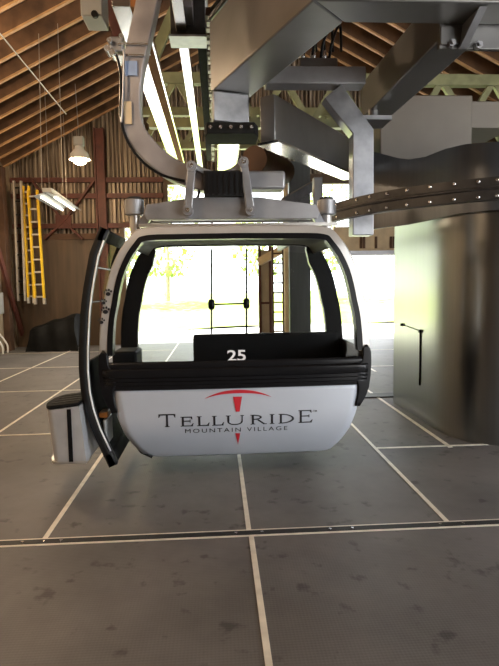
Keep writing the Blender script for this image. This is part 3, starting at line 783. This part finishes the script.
for px in (337, 357, 370, 387, 407, 430, 454, 478, 497):
    best = min(range(len(gp)*20), key=lambda i: 0) if False else None
    # where this sight line meets the arc, nearest side
    d = ray(px, 200); k_ = Vector((d.x, d.y, 0))/d.y
    A_ = k_.x**2+1; B_ = -2*(k_.x*CXc+CYc); C_ = CXc**2+CYc**2-1.93**2
    disc = B_*B_-4*A_*C_
    if disc <= 0: continue
    Y = (-B_-math.sqrt(disc))/(2*A_); p = Vector((k_.x*Y, Y, 0)); nn = (p-Vector((CXc,CYc,0))).normalized()
    for z in (2.255, 2.14):
        q = Vector((p.x, p.y, z)); MB().tube([q-nn*.01, q+nn*.008, q+nn*.014], [.014,.014,.008], 10).build('rail_bolt', M['bolt'], gr)

# main box beams overhead
ZU = 3.2
rt = empty('corner_beam', (.3, 4.2, ZU), 'broad dark steel box beam slanting overhead above the gondola, its side brown in warm light', 'beam')
MB().prism([(.61,3.33),(.855,3.6),(.33,5.0),(-.02,4.86)], ZU, 3.78).build('box_section', M['steel'], rt, bevel=.012)  # even grey steel, brown only by reflected warm light
MB().prism([(-.0,4.80),(.32,4.90),(.30,5.12),(-.02,5.12)], 2.94, ZU).build('end_block', M['galv'], rt, bevel=.012)
MB().prism([(-.06,4.83),(.36,4.83),(.40,4.95),(.40,5.2),(-.08,5.2),(-.08,4.95)], 2.84, 2.94).build('flange_plate', M['flatblack'], rt, bevel=.008)
for x in (-.03, .06, .15, .24, .33):
    MB().tube([(x,4.80,2.89),(x,4.84,2.89)], .016, 8).build('flange_bolt', M['bolt'], rt)
for i, (o_, z) in enumerate(((.03,3.83),(.10,3.85),(.05,3.90))):
    MB().tube([(.58+o_, 3.35+o_, z), (-.04+o_, 4.88, z)], .022, 8).build('cable_pipe', M['black'], rt)
rt = empty('cross_beam', (1.9, 3.45, ZU), 'dark steel box beam running across the top of the picture to the side', 'beam')
MB().prism([(.615,3.33),(.86,3.6),(3.3,3.6),(3.3,3.33)], ZU, 3.80).build('box_section', M['steel'], rt, bevel=.012)
rt = empty('long_beam', (1.7, 4.6, ZU), 'dark steel box beam running away overhead above the column, bolted plate at its near end', 'beam')
MB().prism([(1.60,3.62),(1.88,3.62),(1.80,5.6),(1.52,5.6)], 3.2, 3.55).build('box_section', M['steel'], rt, bevel=.01)
a, b = P(441,54,3.58), P(503,12,3.58)
MB().box((a.x, 3.612, 3.05), (2.35, 3.65, 3.56)).build('end_plate', M['steel'], rt, bevel=.006)
MB().box((a.x+.0, 3.59, 3.07), (a.x+.19, 3.612, 3.19)).build('lug_plate', M['steel'], rt, bevel=.006)
mb = MB(); x = P(462,50,3.55).x
mb.add([(x,3.61,3.05),(x,3.57,3.05),(x+.02,3.36,3.195),(x+.02,3.61,3.195),(x+.05,3.61,3.05),(x+.05,3.57,3.05),(x+.07,3.36,3.195),(x+.07,3.61,3.195)],
       [(0,1,2,3),(7,6,5,4),(0,4,5,1),(1,5,6,2),(2,6,7,3),(3,7,4,0)]).build('stiffener', M['steelgrey'], rt)
for px, py in ((453,42),(480,44)):
    c = P(px, py, 3.57); MB().tube([(c.x,3.575,c.z),(c.x,3.612,c.z)], .026, 6).tube([(c.x,3.555,c.z),(c.x,3.58,c.z)], .014, 10).build('plate_bolt', M['steelgrey'], rt)
c = P(371,122,5.35)
MB().box((c.x-.13, 5.2, c.z-.02), (c.x+.16, 5.5, c.z+.02)).build('bearing_plate', M['galv'], rt)
MB().tube([(c.x+.02,5.35,c.z+.0),(c.x+.02,5.35,3.22)], .05, 12).build('bearing_bolt', M['steel'], rt)
rt = empty('strut_beam', (1.2, 6.2, 2.85), 'dark deep steel beam slanting back from the gondola hanger towards the column', 'beam')
pa, pb = Vector((.44,5.21,0)), Vector((1.66,6.88,0))
dd = (pb-pa).normalized(); sd_ = Vector((-dd.y, dd.x, 0))*-1
w_ = .16
MB().prism([(pa.x,pa.y),(pb.x,pb.y),(pb.x+sd_.x*w_,pb.y+sd_.y*w_),(pa.x+sd_.x*w_,pa.y+sd_.y*w_)], 2.86, 3.28).build('box_section', M['steel'], rt, bevel=.01)
MB().prism([(pa.x-sd_.x*.03,pa.y-sd_.y*.03),(pb.x-sd_.x*.03,pb.y-sd_.y*.03),(pb.x+sd_.x*.2,pb.y+sd_.y*.2),(pa.x+sd_.x*.2,pa.y+sd_.y*.2)], 2.835, 2.86).build('lower_flange', M['rail'], rt)
tag(MB().prism([(.47,4.86),(1.36,4.86),(1.36,5.04),(.47,5.04)], 3.28, 3.43).build('tie_beam', M['steelgrey'], bevel=.008), 'short grey steel tie beam on which the galvanised post hangs', 'beam')
rt = empty('galvanised_post', P(361,235,4.97), 'bent galvanised square post hanging from overhead beam to the guide rail', 'post')
p0, p1, p2 = P(331,94,4.97), P(361,134,4.97), P(361,236,4.97)
MB().sweep([p0, p1, p2], .16, .195, (0,1,0)).build('post_tube', M['galv'], rt, bevel=.008, smooth=False)
# motor housing on the column head
a, b = P(380,157,6.3), P(473,95,6.3)
rt = empty('motor_housing', ((a.x+b.x)/2, 6.8, 2.7), 'plain beige metal machine housing on top of the steel column', 'housing')
MB().box((a.x, 6.3, 2.69), (b.x, 7.3, b.z)).build('housing_case', M['beige'], rt, bevel=.015)
MB().box((b.x+.002, 6.5, P(480,128,6.5).z), (b.x+.6, 7.2, b.z)).build('side_cabinet', M['beige'], rt, bevel=.01)
# hydraulics above the tie beam
rt = empty('brake_unit', (.85, 5.5, 3.43), 'small tangle of black hydraulic hoses and valve block on the tie beam', 'hydraulics')
MB().box((.8, 5.05, 3.43), (1.15, 5.25, 3.58)).build('valve_block', M['steel'], rt, bevel=.01)
for i in range(4):
    x = .84+.08*i
    MB().tube(catmull([(x,5.1,3.58),(x+.02,5.05,3.72),(x+.1,5.1,3.80+.03*i),(x+.16,5.3,3.74)]), .013, 8).build('hose', M['black'], rt)
for i in range(3):
    MB().lathe([(.02,0),(.028,.02),(.028,.06),(.015,.08)], (.83+.1*i, 5.1, 3.58), 10).build('valve', M['bolt'], rt)
# small steelwork behind the hanger
a, b = P(284,203,5.6), P(313,186,6.0)
tag(MB().bar(a, b, .05, .10).build('slotted_channel', M['galv'], smooth=False), 'small galvanised channel slanting up behind the right cabin damper', 'channel')
a, b = P(313,178,5.4), P(322,212,5.4)
tag(MB().box((a.x, 5.35, b.z), (b.x, 5.45, a.z)).build('rail_hanger', M['steel'], bevel=.006), 'dark flat steel hanger dropping from the slanting beam to the rail', 'hanger')
c = P(275,171,6.6)
tag(MB().tube([P(254,160,6.6), P(283,172,7.4)], .17, 20).build('brown_drum', M['copper']), 'rusty brown drum showing beneath the slanting beam', 'drum')

# conveyor rails running down the station
def longrail(name, x, w_, z, y0, y1, h, m, lab):
    return tag(MB().box((x-w_/2, y0, z), (x+w_/2, y1, z+h)).build(name, m, bevel=.006), lab, 'rail')
xr = P(150, 75, 6.0)
s1 = Z(149, 75, 3.9); s2 = Z(156.5, 75, 3.9)
rt = empty('running_rail', (s1.x, 8, 3.9), 'bright polished running rail with wooden edge behind the hanger arm', 'rail')
MB().box((s1.x-.13, 4.85, 3.9), (s1.x+.03, 12.5, 4.02)).build('rail_beam', M['rail'], rt, bevel=.006)
MB().box((s1.x+.032, 4.85, 3.9), (s1.x+.12, 12.5, 4.0)).build('wood_edge', M['edgewood'], rt, smooth=False)
MB().box((s1.x+.125, 4.85, 3.9), (s1.x+.142, 12.5, 3.98)).build('rail_lip', M['rail'], rt, smooth=False)
rt = empty('wheel_rail', (Z(190,80,3.9).x, 8, 3.9), 'galvanised rail passing through a black bracket, beside the chain drive', 'rail')
x = Z(191,100,3.9).x
MB().box((x-.05, 4.6, 3.9), (x+.05, 12, 4.0)).build('rail_beam', M['rail'], rt, bevel=.006)
bp_ = P(188, 50, 5.35)
MB().box((bp_.x-.16, 5.35, 3.86), (bp_.x+.17, 5.5, 4.5)).build('bracket_plate', M['railblack'], rt, bevel=.006)
MB().box((bp_.x-.17, 5.25, 3.84), (bp_.x+.18, 5.5, 3.86)).build('bracket_flange', M['galv'], rt)
MB().box((bp_.x-.05, 5.0, 3.98), (bp_.x+.06, 5.34, 4.6)).build('bracket_post', M['galv'], rt, bevel=.006)
rt = empty('chain_drive', (-.07, 7, 3.8), 'dark chain drive with greasy links running away between the overhead rails', 'chain')
MB().box((-.15, 5.6, 4.02), (-.06, 11, 4.25)).build('chain_guard', M['flatblack'], rt)
for i in range(46):
    y = 4.9 + i*.12
    b_ = .03 if i % 2 else 0
    MB().box((-.05+b_*.3, y, 3.86), (.0+b_*.3, y+.085, 3.93+.02*(i%3))).build('chain_link', M['copper'] if i % 3 == 0 else M['cable'], rt)
rt = tag(MB().box((.05, 6.9, 3.6), (.39, 12.5, 3.75)).box((.05, 6.9, 3.6), (.08, 12.5, 3.95)).box((.36, 6.9, 3.6), (.39, 12.5, 3.95)).build('wide_trough', M['rail'], bevel=.01), 'wide bright trough beam underneath, seen below the bolted flange', 'beam')
tag(MB().box((-.075, 4.4, 4.2), (-.03, 5.55, 4.26)).build('short_rail', M['rail']), 'short bright rail end above the chain drive at the top edge', 'rail')
a, b = P(222,22,7), P(255,-25,7)
rt = empty('control_cabinet', ((a.x+b.x)/2, 7.2, a.z), 'pale beige ribbed cabinet high above the warmly lit box beam', 'cabinet')
MB().box((a.x, 7.0, a.z), (b.x, 7.5, b.z)).build('cabinet_case', M['beige'], rt, bevel=.01)
for i in range(4):
    x = a.x+(b.x-a.x)*(i+.5)/4; MB().box((x-.015, 6.97, a.z), (x+.015, 7.0, b.z)).build('cabinet_rib', M['steelgrey'], rt)
# pieces beside the top of the hanger arm
a, b = P(83,20,6), P(103,-20,6)
rt = empty('hanging_sensor', (0.5*(a.x+b.x), 6, a.z), 'grey box with dark round lens hanging at the top among rafters', 'sensor')
MB().box((a.x, 5.9, a.z), (b.x, 6.25, b.z)).build('sensor_case', M['greybox'], rt, bevel=.015)
c = P(95,15,5.9); MB().tube([(c.x,5.87,c.z),(c.x,5.91,c.z)], .035, 14).build('lens', M['black'], rt)
a, b = P(106,-30,6.2), P(122,34,6.9)
rt = empty('red_beam_stub', (a.x, 6.5, b.z), 'dull red steel channel end beside the hanger arm top', 'beam')
MB().bar(P(102,-30,6.4), P(122,36,6.9), .16, .14).build('channel', M['redsteel'], rt, bevel=.006)
c = P(122,36,6.9); MB().box((c.x-.12, 6.84, c.z-.06), (c.x+.11, 6.92, c.z+.03)).build('end_plate', M['redsteel'], rt)

# olive lattice trusses
def truss(y, x0, x1, z0, z1, n, lab, braces=()):
    rt = empty('lattice_truss', ((x0+x1)/2, y, z0), lab, 'truss', 'olive lattice trusses')
    MB().bar((x0,y,z1), (x1,y,z1), .14, .17).build('top_chord', M['olive'], rt, smooth=False)
    MB().bar((x0,y,z0), (x1,y,z0), .14, .14).build('bottom_chord', M['olive'], rt, smooth=False)
    for i in range(n):
        xa = x0+(x1-x0)*i/n; xb = x0+(x1-x0)*(i+1)/n; xm = (xa+xb)/2
        MB().bar((xa,y,z0),(xm,y,z1), .07, .10).build('web_bar', M['olive'], rt, smooth=False)
        MB().bar((xm,y,z1),(xb,y,z0), .07, .10).build('web_bar', M['olive'], rt, smooth=False)
    for a, b in braces: MB().bar(a, b, .10, .16).build('roof_brace', M['olive'], rt, smooth=False)
pz = lambda x, y, Y: P(x, y, Y)
truss(9.0, P(148,79,9).x, 6.0, P(166,124,9).z, P(166,79,9).z, 8, 'olive green steel lattice truss nearer the gondola, under the rafters',
      ((pz(146,76,9), pz(178,2,9)),))
truss(11.8, P(140,79,11.8).x, 6.4, P(166,146,11.8).z, P(166,112,11.8).z, 9, 'olive green steel lattice truss farther back, near the outside opening')

# back of the station: column, ladder, door leaf, header
rt = tag(MB().box((P(290,300,10.5).x, 10.5, 0), (P(311,300,10.5).x, 10.9, 3.9)).build('rear_column', M['cowl'], bevel=.01), 'square dark grey steel column seen through the cabin window', 'column')
tag(MB().box((P(284,300,10.6).x, 10.45, 0), (P(288,300,10.6).x, 10.6, 3.9)).build('pale_post', M['tan'], bevel=.01), 'thin pale post between the rear column and the fixed ladder', 'post')
a, b = P(272.5,262,11), P(283,262,11)
rt = empty('fixed_ladder', ((a.x+b.x)/2, 11, 0), 'dark upright fixed ladder seen through the cabin window', 'ladder')
for x in (a.x, b.x): MB().box((x-.02, 10.97, 0), (x+.02, 11.03, 2.3)).build('side_rail', M['sheath'], rt)
for i in range(11): MB().box((a.x, 10.98, .15+.2*i), (b.x, 11.02, .18+.2*i)).build('rung', M['sheath'], rt)
a, b = P(259.5,262,12), P(270,262,12)
rt = empty('timber_screen', ((a.x+b.x)/2, 12, 0), 'narrow brown framed screen beside the fixed ladder in the opening', 'screen')
for x in (a.x, b.x): MB().box((x-.03, 11.96, 0), (x+.03, 12.04, 2.4)).build('screen_post', M['redsteel'], rt)
for z in (.3, 1.1, 2.05): MB().box((a.x, 11.97, z), (b.x, 12.03, z+.05)).build('screen_rail', M['redsteel'], rt)
MB().box((a.x, 11.99, .1), (b.x, 12.01, 2.3)).build('screen_board', M['insul'], rt)
a, b = P(259,262,11.7), P(300,240,11.1)
tag(MB().bar(a, b, .10, .16).build('slant_beam', M['tan'], smooth=False), 'pale timber sloping beneath the roof over the fixed ladder', 'beam')
a, b = P(345,251,13.8), P(400,226,13.8)
rt = empty('header_board', ((a.x+b.x)/2+.6, 13.9, a.z), 'tan header board with dark slots over the bright opening', 'header')
MB().box((a.x-.3, 13.8, a.z), (b.x+2.5, 13.95, a.z+.62)).build('board', M['tan'], rt)
MB().box((a.x-.3, 13.7, a.z-.12), (b.x+2.5, 13.95, a.z-.002)).build('track_channel', M['steelgrey'], rt)
for px in (361,364,376,391,394):
    c = P(px, 242, 13.78); MB().box((c.x-.03, 13.76, c.z-.16), (c.x+.03, 13.8, c.z+.14)).build('slot', M['sheath'], rt)
a, b = P(165,252,15.5), P(190,264,15.5)

# ================================================================== outside
struct(MB().add([(-60,YB+.1,-.06),(60,YB+.1,-.06),(60,80,-.06),(-60,80,-.06)], [(0,1,2,3)]).add([(-60,-60,-.06),(60,-60,-.06),(60,YF,-.06),(-60,YF,-.06)], [(0,1,2,3)]).build('ground', M['concrete'], smooth=False))
mb = MB()
def bank(u, v):
    x = -30+60*u; y = 20+30*v
    return (x, y + 1.2*math.sin(x*.3), -.05 + .72*min(1, v*5)**1.2 + .08*math.sin(x*.9+y) + .25*v)
mb.grid(bank, 60, 24)
o = mb.build('grass_bank', M['grass']); o['kind'] = 'structure'
def tree(x, y, h, lab, n=520):
    rt = empty('tree', (x, y, .8), lab, 'tree', 'trees beyond the opening')
    rnd = random.Random(int(x*100+y*7))
    MB().tube([(x,y,.6),(x+.1,y,h*.45),(x+.05,y+.1,h*.9)], [.16,.11,.03], 8).build('trunk', M['bark'], rt)
    mb = MB()
    for i in range(n):
        t = rnd.random(); a = rnd.random()*2*PI
        rad = h*.34*math.sin(PI*(.12+.86*t))*math.sqrt(rnd.random()); z = .8 + h*(.22+.8*t)
        c = Vector((x+rad*math.cos(a), y+rad*math.sin(a), z)); s = .10+.14*rnd.random()
        u = Vector((rnd.uniform(-1,1), rnd.uniform(-1,1), rnd.uniform(-1,1))).normalized(); v = u.orthogonal().normalized()
        mb.add([c-u*s, c+v*s*.6, c+u*s, c-v*s*.6], [(0,1,2,3)])
    mb.build('crown', M['leaf'], rt, smooth=False)
for x, y, h, lab in ((-4.6,25,5.2,'pale leafy tree outside, behind the cabin window frame near the open door'),
                     (-2.6,28,6.0,'pale leafy tree outside, seen through the cabin window beside the bars'),
                     (5.2,27,6.5,'pale green tree outside between cabin and steel column'),
                     (2.6,31,5.5,'pale green tree outside behind the fixed ladder'),
                     (-7.5,29,6.0,'pale leafy tree outside hidden mostly behind the slatted wall')):
    tree(x, y, h, lab)

# ================================================================== light
wd = bpy.data.worlds.new('sky'); S.world = wd; wd.use_nodes = True
bg = wd.node_tree.nodes['Background']; bg.inputs['Color'].default_value = (.93, .96, 1.0, 1); bg.inputs['Strength'].default_value = 7.0
sun = light('SUN', 'sun', (0, 30, 20), 40, (1, .95, .86), .01)
sun.rotation_euler = Vector((.75, .15, -1.0)).to_track_quat('-Z', 'Y').to_euler()
S.view_settings.view_transform = 'Standard'; S.view_settings.look = 'None'
S.view_settings.exposure = -0.1; S.view_settings.gamma = 1; S.view_settings.use_curve_mapping = False
S.cycles.max_bounces = 12; S.cycles.diffuse_bounces = 6; S.cycles.glossy_bounces = 6; S.cycles.transparent_max_bounces = 16
S.cycles.use_denoising = True
